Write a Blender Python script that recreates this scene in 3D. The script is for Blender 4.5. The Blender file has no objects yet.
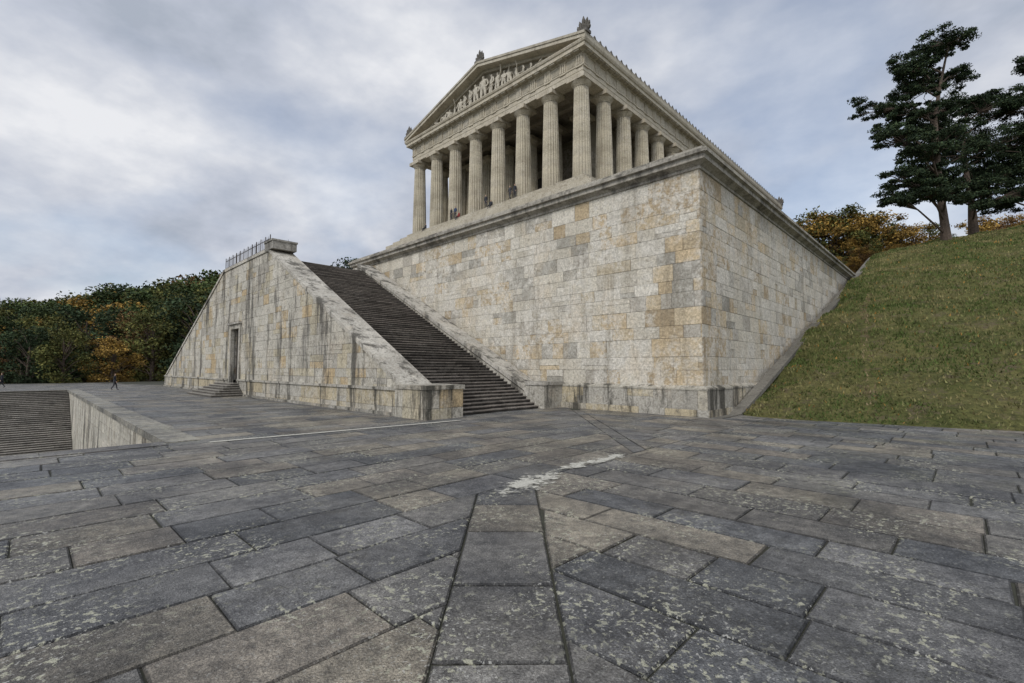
import bpy, bmesh, math, random
import numpy as np
from mathutils import Vector, Matrix, noise as mnoise
random.seed(7); np.random.seed(7)
R=random.random; U=random.uniform
scene=bpy.context.scene
CX,CY=9.5,23.3
ANG=math.atan2(.7189,.6951)
VX,VY=math.cos(ANG),math.sin(ANG)     # local x axis in world
def toW(x,y): return (CX+VX*x-VY*y, CY+VY*x+VX*y)
def toL(X,Y):
    dx,dy=X-CX,Y-CY
    return (VX*dx+VY*dy, -VY*dx+VX*dy)
def vary(c,a=.8,b=1.2):
    k=U(a,b); return tuple(x*k for x in c)

# ---------------------------------------------------------------- helpers
def link(o,parent=None):
    scene.collection.objects.link(o)
    if parent: o.parent=parent
    return o
def empty(name,frame=True,loc=None):
    e=bpy.data.objects.new(name,None); e.empty_display_size=.5
    if frame: e.location=(CX,CY,0); e.rotation_euler=(0,0,ANG)
    if loc: e.location=loc
    return link(e)
class MB:
    def __init__(s): s.v=[];s.f=[];s.c=[];s.m=[]
    def add(s,vs,fs,col=(1,1,1),mi=0):
        b=len(s.v); s.v.extend(vs)
        for f in fs:
            s.f.append([b+i for i in f]); s.c.append(col); s.m.append(mi)
    def box(s,x0,x1,y0,y1,z0,z1,col=(1,1,1),mi=0):
        s.add([(x0,y0,z0),(x1,y0,z0),(x1,y1,z0),(x0,y1,z0),(x0,y0,z1),(x1,y0,z1),(x1,y1,z1),(x0,y1,z1)],
              [(3,2,1,0),(4,5,6,7),(0,1,5,4),(1,2,6,5),(2,3,7,6),(3,0,4,7)],col,mi)
    def prism_x(s,poly,x0,x1,col=(1,1,1),mi=0):   # poly in (y,z)
        n=len(poly)
        s.add([(x0,y,z) for y,z in poly]+[(x1,y,z) for y,z in poly],
              [tuple(range(n))[::-1],tuple(range(n,2*n))]+[(i,(i+1)%n,n+(i+1)%n,n+i) for i in range(n)],col,mi)
    def ring(s,x0,x1,y0,y1,prof,col=(1,1,1),mi=0,closed=False): # prof: (offset,z)
        loops=[]
        for o,z in prof:
            loops.append([(x0-o,y0-o,z),(x1+o,y0-o,z),(x1+o,y1+o,z),(x0-o,y1+o,z)])
        vs=[p for l in loops for p in l]; fs=[]
        k=len(loops)
        for i in range(k if closed else k-1):
            j=(i+1)%k
            for a in range(4):
                b=(a+1)%4
                fs.append((i*4+a,i*4+b,j*4+b,j*4+a))
        s.add(vs,fs,col,mi)
    def tube(s,pts,rad,n=7,col=(1,1,1),mi=0):
        vs=[];fs=[]
        for i,p in enumerate(pts):
            p=Vector(p)
            d=(Vector(pts[min(i+1,len(pts)-1)])-Vector(pts[max(i-1,0)])).normalized()
            a=d.orthogonal().normalized(); b=d.cross(a)
            for k in range(n):
                t=2*math.pi*k/n
                vs.append(tuple(p+(a*math.cos(t)+b*math.sin(t))*rad[i]))
        for i in range(len(pts)-1):
            for k in range(n):
                fs.append((i*n+k,i*n+(k+1)%n,(i+1)*n+(k+1)%n,(i+1)*n+k))
        fs.append(tuple(range(n))[::-1]); fs.append(tuple(range((len(pts)-1)*n,len(pts)*n)))
        s.add(vs,fs,col,mi)
    def build(s,name,mats,parent=None,smooth=False):
        me=bpy.data.meshes.new(name); me.from_pydata(s.v,[],s.f)
        if not isinstance(mats,(list,tuple)): mats=[mats]
        for m in mats: me.materials.append(m)
        a=me.attributes.new("Col",'FLOAT_COLOR','FACE')
        arr=np.ones((len(s.f),4),dtype=np.float32); arr[:,:3]=np.array(s.c,dtype=np.float32).reshape(-1,3)
        a.data.foreach_set('color',arr.ravel())
        me.polygons.foreach_set('material_index',np.array(s.m,dtype=np.int32))
        if smooth: me.polygons.foreach_set('use_smooth',np.ones(len(s.f),dtype=bool))
        me.update()
        o=bpy.data.objects.new(name,me); return link(o,parent)
def area(p):
    return .5*sum(p[i][0]*p[(i+1)%len(p)][1]-p[(i+1)%len(p)][0]*p[i][1] for i in range(len(p)))
def clip(p,a,b,c):     # keep a*x+b*y+c>=0
    out=[];n=len(p)
    for i in range(n):
        P,Q=p[i],p[(i+1)%n]; dp=a*P[0]+b*P[1]+c; dq=a*Q[0]+b*Q[1]+c
        if dp>=0: out.append(P)
        if (dp>=0)!=(dq>=0):
            t=dp/(dp-dq); out.append((P[0]+(Q[0]-P[0])*t,P[1]+(Q[1]-P[1])*t))
    r=[]
    for q in out:
        if not r or (abs(q[0]-r[-1][0])+abs(q[1]-r[-1][1]))>1e-3: r.append(q)
    if len(r)>1 and abs(r[0][0]-r[-1][0])+abs(r[0][1]-r[-1][1])<1e-3: r.pop()
    return r
def merge_short(p,tol=.06):
    r=[]
    for q in p:
        if not r or math.dist(q,r[-1])>tol: r.append(q)
    if len(r)>3 and math.dist(r[0],r[-1])<=tol: r.pop()
    return r
def inset(p,d):
    n=len(p);out=[]
    for i in range(n):
        A,B,C=p[i-1],p[i],p[(i+1)%n]
        e1=(B[0]-A[0],B[1]-A[1]);e2=(C[0]-B[0],C[1]-B[1])
        l1=math.hypot(*e1);l2=math.hypot(*e2)
        n1=(-e1[1]/l1,e1[0]/l1);n2=(-e2[1]/l2,e2[0]/l2)
        k=1+n1[0]*n2[0]+n1[1]*n2[1]
        if k<.03: return None
        out.append((B[0]+(n1[0]+n2[0])*d/k,B[1]+(n1[1]+n2[1])*d/k))
    for i in range(n):
        a=(p[(i+1)%n][0]-p[i][0],p[(i+1)%n][1]-p[i][1]); b=(out[(i+1)%n][0]-out[i][0],out[(i+1)%n][1]-out[i][1])
        if a[0]*b[0]+a[1]*b[1]<=0: return None
    return out
def block(mb,poly,P,gap,ch,d0,d1,col,tilt=0,edge=.75):
    if len(poly)<3: return
    if area(poly)<0: poly=poly[::-1]
    if area(poly)<.006: return
    o=inset(poly,gap)
    if not o:
        poly=merge_short(poly)
        if len(poly)<3: return
        o=inset(poly,gap)
    if not o or area(o)<.002: return
    i=inset(o,ch)
    if not i: i=o
    n=len(o); cx=sum(q[0] for q in o)/n; cy=sum(q[1] for q in o)/n
    ta,tb=U(-tilt,tilt),U(-tilt,tilt)
    f=lambda q:(q[0]-cx)*ta+(q[1]-cy)*tb
    vs=[P(q[0],q[1],d0) for q in o]+[P(q[0],q[1],d1-ch*.8+f(q)) for q in o]+[P(q[0],q[1],d1+f(q)) for q in i]
    ce=tuple(q*edge for q in col)
    b=len(mb.v)
    mb.add(vs,[(a,(a+1)%n,n+(a+1)%n,n+a) for a in range(n)]+[(n+a,n+(a+1)%n,2*n+(a+1)%n,2*n+a) for a in range(n)],ce)
    mb.f.append([b+2*n+a for a in range(n)]); mb.c.append(col); mb.m.append(0)
def block_wall(mb,P,pieces,s0,s1,zs,lmin,lmax,colf,gap=.004,ch=.012,d0=-.03,dv=.018):
    def put(a,b,c,d):
        col=colf((a+b)/2,(c+d)/2); dd=U(0,dv)
        for reg in pieces:
            p=[(a,c),(b,c),(b,d),(a,d)]
            for h in reg:
                p=clip(p,*h)
                if len(p)<3: break
            if len(p)>=3: block(mb,p,P,gap,ch,d0,dd,col,tilt=.005)
    for k in range(len(zs)-1):
        za,zb=zs[k],zs[k+1]; s=s0-U(0,lmax)
        while s<s1:
            w=U(lmin,lmax)*(1.4 if R()<.10 else 1)*(.6 if R()<.15 else 1)
            q=R(); zm=za+(zb-za)*U(.35,.65)
            if q<.09: put(s,s+w,za,zm); put(s,s+w,zm,zb)
            elif q<.17: f=U(.3,.7); put(s,s+w*f,za,zb); put(s+w*f,s+w,za,zm); put(s+w*f,s+w,zm,zb)
            else: put(s,s+w,za,zb)
            s+=w
def courses(z0,z1,h):
    n=max(1,round((z1-z0)/h)); ws=[U(.70,1.32) for _ in range(n)]; t=sum(ws); zs=[z0]
    for w in ws: zs.append(zs[-1]+w/t*(z1-z0))
    return zs

# ---------------------------------------------------------------- materials
class NT:
    def __init__(s,name):
        s.mat=bpy.data.materials.new(name); s.mat.use_nodes=True
        s.n=s.mat.node_tree; s.b=s.n.nodes['Principled BSDF']
    def node(s,t,**k):
        x=s.n.nodes.new(t)
        for a,b in k.items(): setattr(x,a,b)
        return x
    def L(s,a,b): s.n.links.new(a,b)
    def noise(s,scale,detail=5,rough=.55,vec=None,mapscale=None):
        x=s.node('ShaderNodeTexNoise'); x.inputs['Scale'].default_value=scale
        x.inputs['Detail'].default_value=min(detail,5); x.inputs['Roughness'].default_value=rough
        if vec is None:
            if not hasattr(s,'tc'): s.tc=s.node('ShaderNodeTexCoord').outputs['Object']
            vec=s.tc
        if mapscale:
            m=s.node('ShaderNodeMapping'); m.inputs['Scale'].default_value=mapscale; s.L(vec,m.inputs['Vector']); vec=m.outputs[0]
        s.L(vec,x.inputs['Vector']); return x.outputs['Fac']
    def ramp(s,fac,a,b,ca=(0,0,0),cb=(1,1,1)):
        x=s.node('ShaderNodeValToRGB'); e=x.color_ramp.elements
        e[0].position=a;e[1].position=b;e[0].color=(*ca,1);e[1].color=(*cb,1)
        s.L(fac,x.inputs['Fac']); return x.outputs['Color']
    def mix(s,a,b,fac=.5,mode='MIX'):
        x=s.node('ShaderNodeMix',data_type='RGBA',blend_type=mode)
        for v,i in ((a,6),(b,7)):
            if isinstance(v,tuple): x.inputs[i].default_value=(*v,1)
            else: s.L(v,x.inputs[i])
        if isinstance(fac,(int,float)): x.inputs[0].default_value=fac
        else: s.L(fac,x.inputs[0])
        return x.outputs[2]
    def math(s,op,a,b):
        x=s.node('ShaderNodeMath',operation=op)
        for v,i in ((a,0),(b,1)):
            if isinstance(v,(int,float)): x.inputs[i].default_value=v
            else: s.L(v,x.inputs[i])
        return x.outputs[0]
    def attr(s):
        x=s.node('ShaderNodeAttribute',attribute_name='Col'); return x.outputs['Color']
    def bump(s,h,st,dist):
        x=s.node('ShaderNodeBump'); x.inputs['Strength'].default_value=st; x.inputs['Distance'].default_value=dist
        s.L(h,x.inputs['Height']); s.L(x.outputs[0],s.b.inputs['Normal'])

def stone(name,tint=(1,1,1),white=.5,wcol=(.56,.53,.46),streak=.4,dark=(.10,.095,.085),bump=.5,rough=.85,sc=1.0,dthr=(.52,.72),wthr=(.44,.58),ochre=0):
    t=NT(name); c=t.mix(t.attr(),tint,1.0,'MULTIPLY')
    w=t.ramp(t.noise(.30*sc,5,.65),*wthr)
    w2=t.ramp(t.noise(2.0*sc,5,.75),.42,.54)
    f=t.math('MULTIPLY',t.math('MULTIPLY',w,w2),white)
    c=t.mix(c,wcol,f)
    if ochre:
        o=t.ramp(t.noise(.42*sc,5,.7,mapscale=(1,1,.7)),.52,.66)
        c=t.mix(c,(.62,.49,.32),t.math('MULTIPLY',o,ochre))
    st=t.ramp(t.noise(.9*sc,5,.72,mapscale=(1,1,.13)),*dthr)
    c=t.mix(c,dark,t.math('MULTIPLY',st,streak))
    blot=t.ramp(t.noise(2.3*sc,5,.78),.53,.66)
    c=t.mix(c,dark,t.math('MULTIPLY',blot,streak*.7))
    fine=t.ramp(t.noise(9*sc,4,.78),.30,.70,(.58,.57,.55),(1.26,1.26,1.26))
    c=t.mix(c,fine,1.0,'MULTIPLY')
    t.L(c,t.b.inputs['Base Color']); t.b.inputs['Roughness'].default_value=rough
    t.b.inputs['Specular IOR Level'].default_value=.25
    t.bump(t.noise(5*sc,5,.8),bump,.10); return t.mat
M_wall=stone('podium_limestone',white=.85,wcol=(.67,.635,.56),streak=.52,dark=(.20,.172,.125),bump=.9,wthr=(.42,.55),ochre=.30)
M_block=stone('weathered_limestone',white=.7,wcol=(.58,.55,.48),streak=.88,dark=(.08,.074,.062),dthr=(.505,.61),bump=.9,ochre=.2)
M_plinth=stone('plinth_stone',white=.6,wcol=(.54,.51,.44),streak=.92,dark=(.07,.065,.052),dthr=(.50,.60),bump=.9,ochre=.2)
M_corn=stone('cornice_stone',white=.4,wcol=(.50,.47,.41),streak=.8,dark=(.09,.082,.07),dthr=(.47,.62))
M_step=stone('step_stone',white=.3,wcol=(.24,.22,.19),streak=.6,dark=(.035,.031,.026),bump=.6)
M_temple=stone('temple_limestone',tint=(1.03,1.0,.93),white=.45,wcol=(.56,.52,.44),streak=.58,dark=(.14,.115,.082),bump=.3)
M_dark=stone('aged_bronze_stone',white=0,streak=.4,dark=(.03,.03,.028))
def simple(name,col,rough=.8,nscale=6,var=.35,metal=0,bump=0):
    t=NT(name); n=t.ramp(t.noise(nscale,4,.65),.25,.75,tuple(x*(1-var) for x in col),tuple(x*(1+var) for x in col))
    t.L(n,t.b.inputs['Base Color']); t.b.inputs['Roughness'].default_value=rough; t.b.inputs['Metallic'].default_value=metal
    if bump: t.bump(t.noise(nscale*3,4),bump,.03)
    return t.mat
M_iron=simple('rusted_iron',(.06,.05,.045),.6,metal=.4)
M_wood=simple('dark_oak_door',(.035,.028,.022),.6,12)
M_joint=simple('joint_earth',(.035,.035,.022),.95,3,bump=.3)
M_bark=simple('pine_bark',(.095,.07,.052),.95,5,.5,bump=.8)
M_ground=simple('meadow_ground',(.06,.075,.03),.95,.05,.4)
# pavement
def mk_pave():
    t=NT('wet_paving_stone'); c=t.attr()
    big=t.ramp(t.noise(.45,5,.68),.38,.62,(.54,.545,.565),(1.40,1.37,1.30))
    c=t.mix(c,big,1.0,'MULTIPLY')
    mid=t.ramp(t.noise(4.5,5,.8),.34,.66,(.45,.45,.46),(1.55,1.53,1.5))
    c=t.mix(c,mid,1.0,'MULTIPLY')
    sp=t.ramp(t.noise(46,3,.8),.36,.64,(.52,.52,.52),(1.55,1.55,1.52))
    c=t.mix(c,sp,1.0,'MULTIPLY')
    zone=t.ramp(t.noise(.75,4,.6),.47,.58)
    l1=t.ramp(t.noise(10.5,4,.66),.56,.60)
    l2=t.ramp(t.noise(24,3,.65),.60,.64)
    c=t.mix(c,(.40,.39,.29),t.math('MULTIPLY',t.math('MULTIPLY',zone,l1),.85))
    c=t.mix(c,(.42,.41,.37),t.math('MULTIPLY',l2,t.math('ADD',.30,t.math('MULTIPLY',zone,.5))))
    t.L(c,t.b.inputs['Base Color'])
    r=t.ramp(t.noise(.5,4,.6),.38,.62,(.30,.30,.30),(.72,.72,.72)); t.L(r,t.b.inputs['Roughness'])
    t.b.inputs['Specular IOR Level'].default_value=.45
    h=t.math('ADD',t.noise(5,5,.78),t.math('MULTIPLY',t.noise(40,3,.75),.35))
    t.bump(h,1.0,.05); return t.mat
M_pave=mk_pave()
def mk_grass(blade=False):
    t=NT('grass_blades' if blade else 'grass_turf')
    if blade: c=t.attr()
    else:
        c=t.ramp(t.noise(.22,5,.65),.35,.65,(.072,.086,.026),(.155,.145,.060))
        c=t.mix(c,t.ramp(t.noise(3.5,5,.78),.3,.7,(.36,.38,.36),(1.5,1.45,1.25)),1.0,'MULTIPLY')
        c=t.mix(c,(.135,.105,.065),t.math('MULTIPLY',t.ramp(t.noise(.8,5,.78),.53,.63),.8))
        c=t.mix(c,t.attr(),1.0,'MULTIPLY')
        t.bump(t.noise(4,5,.78),1,.25)
    t.L(c,t.b.inputs['Base Color']); t.b.inputs['Roughness'].default_value=.9
    t.b.inputs['Specular IOR Level'].default_value=.15
    return t.mat
M_turf=mk_grass(); M_blade=mk_grass(True)
def mk_leaf(name):
    t=NT(name); c=t.attr(); t.L(c,t.b.inputs['Base Color']); t.b.inputs['Roughness'].default_value=.8
    t.b.inputs['Specular IOR Level'].default_value=.15
    return t.mat
M_leaf=mk_leaf('leaves')
def mk_lime():
    t=NT('lime_deposit'); x=t.node('ShaderNodeAttribute',attribute_name='fade')
    n=t.noise(6,5,.8); n2=t.noise(2.2,4,.6)
    v=t.math('ADD',t.math('MULTIPLY',x.outputs['Fac'],.42),t.math('SUBTRACT',t.math('ADD',t.math('MULTIPLY',n,1.1),t.math('MULTIPLY',n2,.7)),.82))
    a=t.ramp(v,.35,.50,(0,0,0),(.9,.9,.9)); t.L(a,t.b.inputs['Alpha'])
    t.L(t.ramp(t.noise(25,4,.7),.3,.7,(.30,.29,.24),(.58,.56,.49)),t.b.inputs['Base Color']); t.b.inputs['Roughness'].default_value=.85
    return t.mat
M_lime=mk_lime()

# ---------------------------------------------------------------- block colours
def wallcol(s,z,corner=True):
    n=mnoise.noise(Vector((s*.16,z*.22,3.1)))
    pt=.17+.55*max(0,n)
    if corner and abs(s)<2.6: pt+=.5
    if z<3.0 or z>10.6: pt+=.15
    q=R()
    if q<pt: b=random.choice([(.53,.42,.27),(.47,.38,.25),(.57,.47,.32),(.42,.33,.21),(.50,.43,.31)])
    elif q<pt+.17: b=random.choice([(.39,.365,.31),(.45,.415,.35),(.35,.33,.28)])
    else: b=random.choice([(.59,.545,.45),(.55,.505,.415),(.63,.59,.505)])
    return vary(b,.90,1.10)
def greycol(s,z):
    b=random.choice([(.46,.43,.36),(.42,.39,.33),(.50,.465,.39),(.46,.41,.30)])
    if R()<.09: b=(.48,.37,.22)
    return vary(b,.86,1.12)
def stepcol():
    return vary((.098,.086,.074),.6,1.3)
pcols=[(.44,.40,.32),(.41,.385,.33),(.47,.40,.27)]
pc=lambda s,z: vary(random.choice(pcols),.85,1.1)

# ================================================================ PODIUM
pod=empty('stone_podium')
YO0,YO1=35.65,44.0   # opening
XE=96
mb=MB()
mb.box(0,XE,0,YO0,-.5,12.9,(.3,.28,.25)); mb.box(.004,XE,YO1,71,-.5,12.9,(.3,.28,.25)); mb.box(9,XE-.1,YO0-.1,YO1+.1,-.5,12.85,(.3,.28,.25))
mb.build('core',M_plinth,pod)
Fx=lambda xc:(lambda s,z,d:(xc-d,s,z))
Fy=lambda yc:(lambda s,z,d:(s,yc-d,z))
rect=lambda a,b,c,d:[(1,0,-a),(-1,0,b),(0,1,-c),(0,-1,d)]
mb=MB(); zs=courses(1.5,12.55,.78)
block_wall(mb,Fx(-.03),[rect(0,YO0,1.5,12.55)],0,YO0,zs,.8,1.9,wallcol)
block_wall(mb,Fy(-.03),[rect(-.03,60,1.5,12.55)],0,60,zs,.8,1.9,wallcol)
block_wall(mb,Fx(-.03),[rect(YO1,71,1.5,12.55)],YO1,71,zs,.8,1.9,wallcol)
mb.build('ashlar_wall',M_wall,pod)
# plinth
mb=MB()
pz=[-.1,.30,1.28]
block_wall(mb,Fx(-.30),[rect(-.3,YO0,-.1,1.28)],-.3,YO0,pz,1.2,2.4,pc)
block_wall(mb,Fy(-.30),[rect(-.3,60,-.1,1.28)],-.3,60,pz,1.2,2.4,pc)
block_wall(mb,Fx(-.42),[rect(-.42,YO0,-.1,.34)],-.42,YO0,[-.1,.34],1.4,2.6,pc)
block_wall(mb,Fy(-.42),[rect(-.42,60,-.1,.34)],-.42,60,[-.1,.34],1.4,2.6,pc)
mb.ring(0,XE,0,YO0,[(.27,-.2),(.27,1.27),(.33,1.29),(.33,1.38),(.20,1.42),(.03,1.52)],(.42,.39,.32))
mb.ring(0,XE,YO1,71,[(.27,-.2),(.27,1.27),(.33,1.29),(.33,1.38),(.20,1.42),(.03,1.52)],(.42,.39,.32))
mb.build('plinth',M_plinth,pod)
# cornice
mb=MB()
prof=[(.02,12.5),(.12,12.52),(.12,12.66),(.30,12.76),(.50,12.82),(.50,13.04),(.60,13.08),(.64,13.24),(.64,13.28),(.36,13.31),(.36,13.52),(-.5,13.54),(-.5,12.8)]
mb.ring(0,XE,0,YO0,prof,(.38,.355,.30)); mb.ring(0,XE,YO1,71,prof,(.38,.355,.30))
y=-.6
while y<YO0:
    w=U(1.2,2.2); mb.box(-.67,-.6,y+.012,min(y+w,YO0+.6)-.012,13.09,13.26,vary((.36,.335,.28),.75,1.2)); y+=w
x=-.6
while x<70:
    w=U(1.2,2.2); mb.box(x+.012,x+w-.012,-.67,-.6,13.09,13.26,vary((.36,.335,.28),.75,1.2)); x+=w
mb.build('cornice',M_corn,pod)
mb=MB()
for i in range(10):
    mb.box(.2+i*.35,9.2,YO0-.05,YO1+.05,11.3+i*.155,11.3+(i+1)*.155,stepcol())
for i in range(44):
    mb.box(4.8+i*.22,16,30,40,12.85+i*.172,12.85+(i+1)*.172,stepcol())
mb.build('upper_steps',M_step,pod)

# ================================================================ STAIRCASE
st=empty('monumental_staircase')
X0=-10.25; XI=-8.6; XR=-2.0
mb=MB()
n=66; z1=11.44; run=(31.0-9.0)/n; rise=z1/n
for i in range(n):
    x=XI-.05; rc_=U(.85,1.15)
    while x<XR:
        w=U(1.2,2.4); xe=min(x+w,XR+.03); j=U(-.015,.015)
        c=stepcol(); cr=tuple(q*.38*rc_ for q in c); ct=tuple(q*1.9*rc_ for q in c)  # step shading put into colour: dark riser, light tread slab
        ya=9.0+i*run+j; zt_=(i+1)*rise+U(-.008,.006)
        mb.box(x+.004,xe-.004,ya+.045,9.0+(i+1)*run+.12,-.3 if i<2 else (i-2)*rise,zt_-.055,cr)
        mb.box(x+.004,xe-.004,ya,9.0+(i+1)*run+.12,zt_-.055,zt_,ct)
        x+=w
    mb.box(XI-.05,XR+.03,64.0-(i+1)*run*1.0-.08,64.0-i*run,max(0,(i-2)*rise),(i+1)*rise,stepcol())
mb.prism_x([(9.3,-.2),(31.0,z1-.25),(42.0,z1-.25),(63.7,-.2)],XI-.1,XR+.1,(.08,.075,.07))
mb.box(XI-.05,.19,31.02,41.98,z1-.6,z1+.002,(.2,.19,.17))
mb.build('steps',M_step,st)
# outer block facing
mb=MB()
YA,YB,YC,YD=10.75,30.4,42.6,68.0
ZT=11.75
sl1=(ZT-1.35)/(YB-YA); sl2=(ZT-1.35)/(YD-YC)
trap=[(0,1,-1.3),(0,-1,ZT),(sl1,-1,1.35-sl1*YA),(-sl2,-1,1.35+sl2*YD)]
DY0,DY1,DZ=37.1,39.5,6.0
pieces=[trap+[(-1,0,DY0)],trap+[(1,0,-DY1)],trap+[(1,0,-DY0),(-1,0,DY1),(0,1,-DZ)]]
block_wall(mb,Fx(X0),pieces,YA,YD,courses(1.3,ZT,.72),.9,2.1,greycol,d0=-.6)
mb.build('side_wall',M_block,st)
mb=MB()
body=[(YA,-.2),(YD,-.2),(YD,1.3),(YC,ZT-.02),(YB,ZT-.02),(YA,1.3)]
mb.prism_x(body,X0+.55,XI,(.34,.315,.27))
def cop(y0,zz0,y1,zz1,a,b,th=.26):
    L=math.hypot(y1-y0,zz1-zz0); m=int(L/1.7)
    for k in range(m):
        t0=k/m+.003/L;t1=(k+1)/m-.003/L
        p=(y0+(y1-y0)*t0,zz0+(zz1-zz0)*t0);q=(y0+(y1-y0)*t1,zz0+(zz1-zz0)*t1)
        mb.prism_x([p,q,(q[0],q[1]+th),(p[0],p[1]+th)],a,b,vary((.46,.43,.37),.85,1.1))
xa,xb=X0-.10,XI+.06
cop(YA-.35,1.30-.2,YB,ZT,xa,xb); cop(YB,ZT,YC,ZT,xa,xb); cop(YC,ZT,YD+.3,1.25,xa,xb)
mb.prism_x([(9.75,-.2),(60,-.2),(YC+.3,11.9),(31.6,11.9),(9.75,.7)],XR,-.32,(.42,.39,.33))
cop(9.6,.72,31.6,12.0,XR-.06,-.45)
mb.box(XR-.05,-.3,8.6,10.2,-.1,1.38,(.38,.355,.3))
mb.box(XR-.12,-.25,8.52,10.1,1.38,1.58,(.33,.31,.27))
mb.build('cheek_walls',M_block,st)
# plinth & piers
mb=MB()
for (a,b) in ((11,DY0-.3),(DY1+.3,YD+.2)):
    block_wall(mb,Fx(X0-.16),[rect(a,b,-.1,1.28)],a,b,[-.1,.45,1.28],1.2,2.4,pc,d0=-.4)
    mb.box(X0-.26,X0+.3,a,b,1.275,1.42,(.40,.375,.32))
    mb.box(X0-.30,X0+.3,a,b,-.1,.16,(.25,.235,.2))
a,b,xx0,xx1=8.5,11.15,-10.55,-8.35
block_wall(mb,Fx(xx0),[rect(a,b,-.1,1.4)],a,b,[-.1,.5,1.4],1.0,1.9,greycol,d0=-.3)
block_wall(mb,Fy(a),[rect(xx0,xx1,-.1,1.4)],xx0,xx1,[-.1,.5,1.4],1.0,1.9,greycol,d0=-.3)
mb.box(xx0+.02,xx1,a+.02,b,-.1,1.4,(.3,.28,.24))
mb.box(xx0-.07,xx1+.06,a-.07,b+.02,1.38,1.58,(.38,.355,.30))
mb.build('plinth_piers',M_plinth,st)
# door
mb=MB()
mb.box(X0-.12,X0+.2,DY0-.35,DY0+.05,1.0,DZ+.35,(.40,.375,.32)); mb.box(X0-.12,X0+.2,DY1-.05,DY1+.35,1.0,DZ+.35,(.40,.375,.32))
mb.box(X0-.13,X0+.2,DY0-.36,DY1+.36,DZ-.05,DZ+.36,(.40,.375,.32)); mb.box(X0-.3,X0+.2,DY0-.5,DY1+.5,DZ+.36,DZ+.55,(.3,.28,.25))
mb.build('door_frame',M_block,st)
mb=MB()
mb.box(X0+.42,X0+.5,DY0,DY1,1.0,DZ)
for k in range(2):
    for j in range(4):
        mb.box(X0+.36,X0+.425,DY0+.12+k*1.15,DY0+1.02+k*1.15,1.2+j*1.2,2.2+j*1.2)
mb.build('door',M_wood,st)
mb=MB()
for i in range(6):
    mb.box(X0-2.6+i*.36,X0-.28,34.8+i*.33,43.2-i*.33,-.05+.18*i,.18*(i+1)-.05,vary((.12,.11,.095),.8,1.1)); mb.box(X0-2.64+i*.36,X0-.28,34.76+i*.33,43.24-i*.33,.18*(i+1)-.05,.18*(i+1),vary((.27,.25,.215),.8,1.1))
mb.build('door_steps',M_step,st)
# railing
mb=MB(); zt=ZT+.26
for xr in (X0+.1,XI-.1):
    y=YB+.2
    while y<YC-.1:
        mb.tube([(xr,y,zt),(xr,y,zt+.9),(xr,y,zt+1.1)],[.02,.02,.003],5); y+=.34
    for hz_ in (.12,.80): mb.box(xr-.02,xr+.02,YB+.1,YC-.1,zt+hz_,zt+hz_+.04)
for k in range(12):
    y=YB+.1+k*1.1; mb.tube([(X0+.1,y,zt),(X0+.1,y,zt+1.15)],[.035,.035],5)
mb.build('railing',M_iron,st)
mb=MB(); mb.box(X0-.12,XI+.08,YB-1.1,YB+.7,zt-.2,zt+.42,(.3,.285,.25)); mb.box(X0-.18,XI+.14,YB-1.16,YB+.76,zt+.42,zt+.56,(.26,.25,.22))
mb.build('end_block',M_corn,st)

# ================================================================ TEMPLE
tp=empty('greek_temple')
x0,y0,SP,SX=17.5,19.6,4.32,4.4
y1=y0+7*SP; x1=x0+16*SX; ZS=22.65; ZC=33.85; ym=(y0+y1)/2
mb=MB()
tc=(.46,.425,.355)
for i in range(4):
    o=1.35+i*.75
    mb.box(x0-o,x1+o,y0-o,y1+o,ZS-.6*(i+1)-(.01 if i<3 else 5.5),ZS-.6*i,tuple(c*(.8+.04*i) for c in tc))
mb.build('stepped_base',M_temple,tp)
def column_mesh():
    mb=MB(); nf=20; per=4; n=nf*per; H=ZC-ZS-.95; rb,rt=1.03,.80; rings=12
    vs=[]
    for i in range(rings+1):
        t=i/rings; r=rb+(rt-rb)*(t**1.25); z=H*t
        for k in range(n):
            a=2*math.pi*k/n; ph=(k%per)/per
            rr=r*(1-.12*math.sin(math.pi*ph)**.7)
            vs.append((rr*math.cos(a),rr*math.sin(a),z))
    mb.v.extend(vs)
    for i in range(rings):
        g=.86+.22*((i*7)%5)/5
        for k in range(n):
            gg=g*.97
            mb.f.append([i*n+k,i*n+(k+1)%n,(i+1)*n+(k+1)%n,(i+1)*n+k]); mb.c.append((.48*gg,.445*gg,.365*gg)); mb.m.append(0)
    m=32; pr=[(.80,H-.02),(.84,H+.06),(.80,H+.08),(.87,H+.14),(1.02,H+.32),(1.13,H+.45),(1.10,H+.5)]
    vs=[(r*math.cos(2*math.pi*k/m),r*math.sin(2*math.pi*k/m),z) for r,z in pr for k in range(m)]
    mb.add(vs,[(i*m+k,i*m+(k+1)%m,(i+1)*m+(k+1)%m,(i+1)*m+k) for i in range(len(pr)-1) for k in range(m)],(.46,.42,.345))
    mb.box(-1.16,1.16,-1.16,1.16,H+.5,H+.951,(.44,.40,.33))
    return mb
cm=column_mesh().build('column',M_temple,tp); cme=cm.data
pos=[(x0,y0+i*SP) for i in range(8)]+[(x0+i*SX,yy) for i in range(1,17) for yy in (y0,y1)]+[(x1,y0+i*SP) for i in range(1,7)]
pos+=[(x0+6.3,y0+(i+1)*SP) for i in range(6)]
cm.location=(*pos[0],ZS)
for k,(a,b) in enumerate(pos[1:]):
    o=bpy.data.objects.new('column',cme); o.location=(a,b,ZS); o.rotation_euler=(0,0,random.choice([0,1,2,3])*math.pi/2); link(o,tp)
mb=MB()
mb.box(x0+11,x1-8,y0+SP-.6,y1-SP+.6,ZS,ZC+.5,(.17,.15,.12))  # pale cella stone, darkened in colour to stand for porch shade
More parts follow.
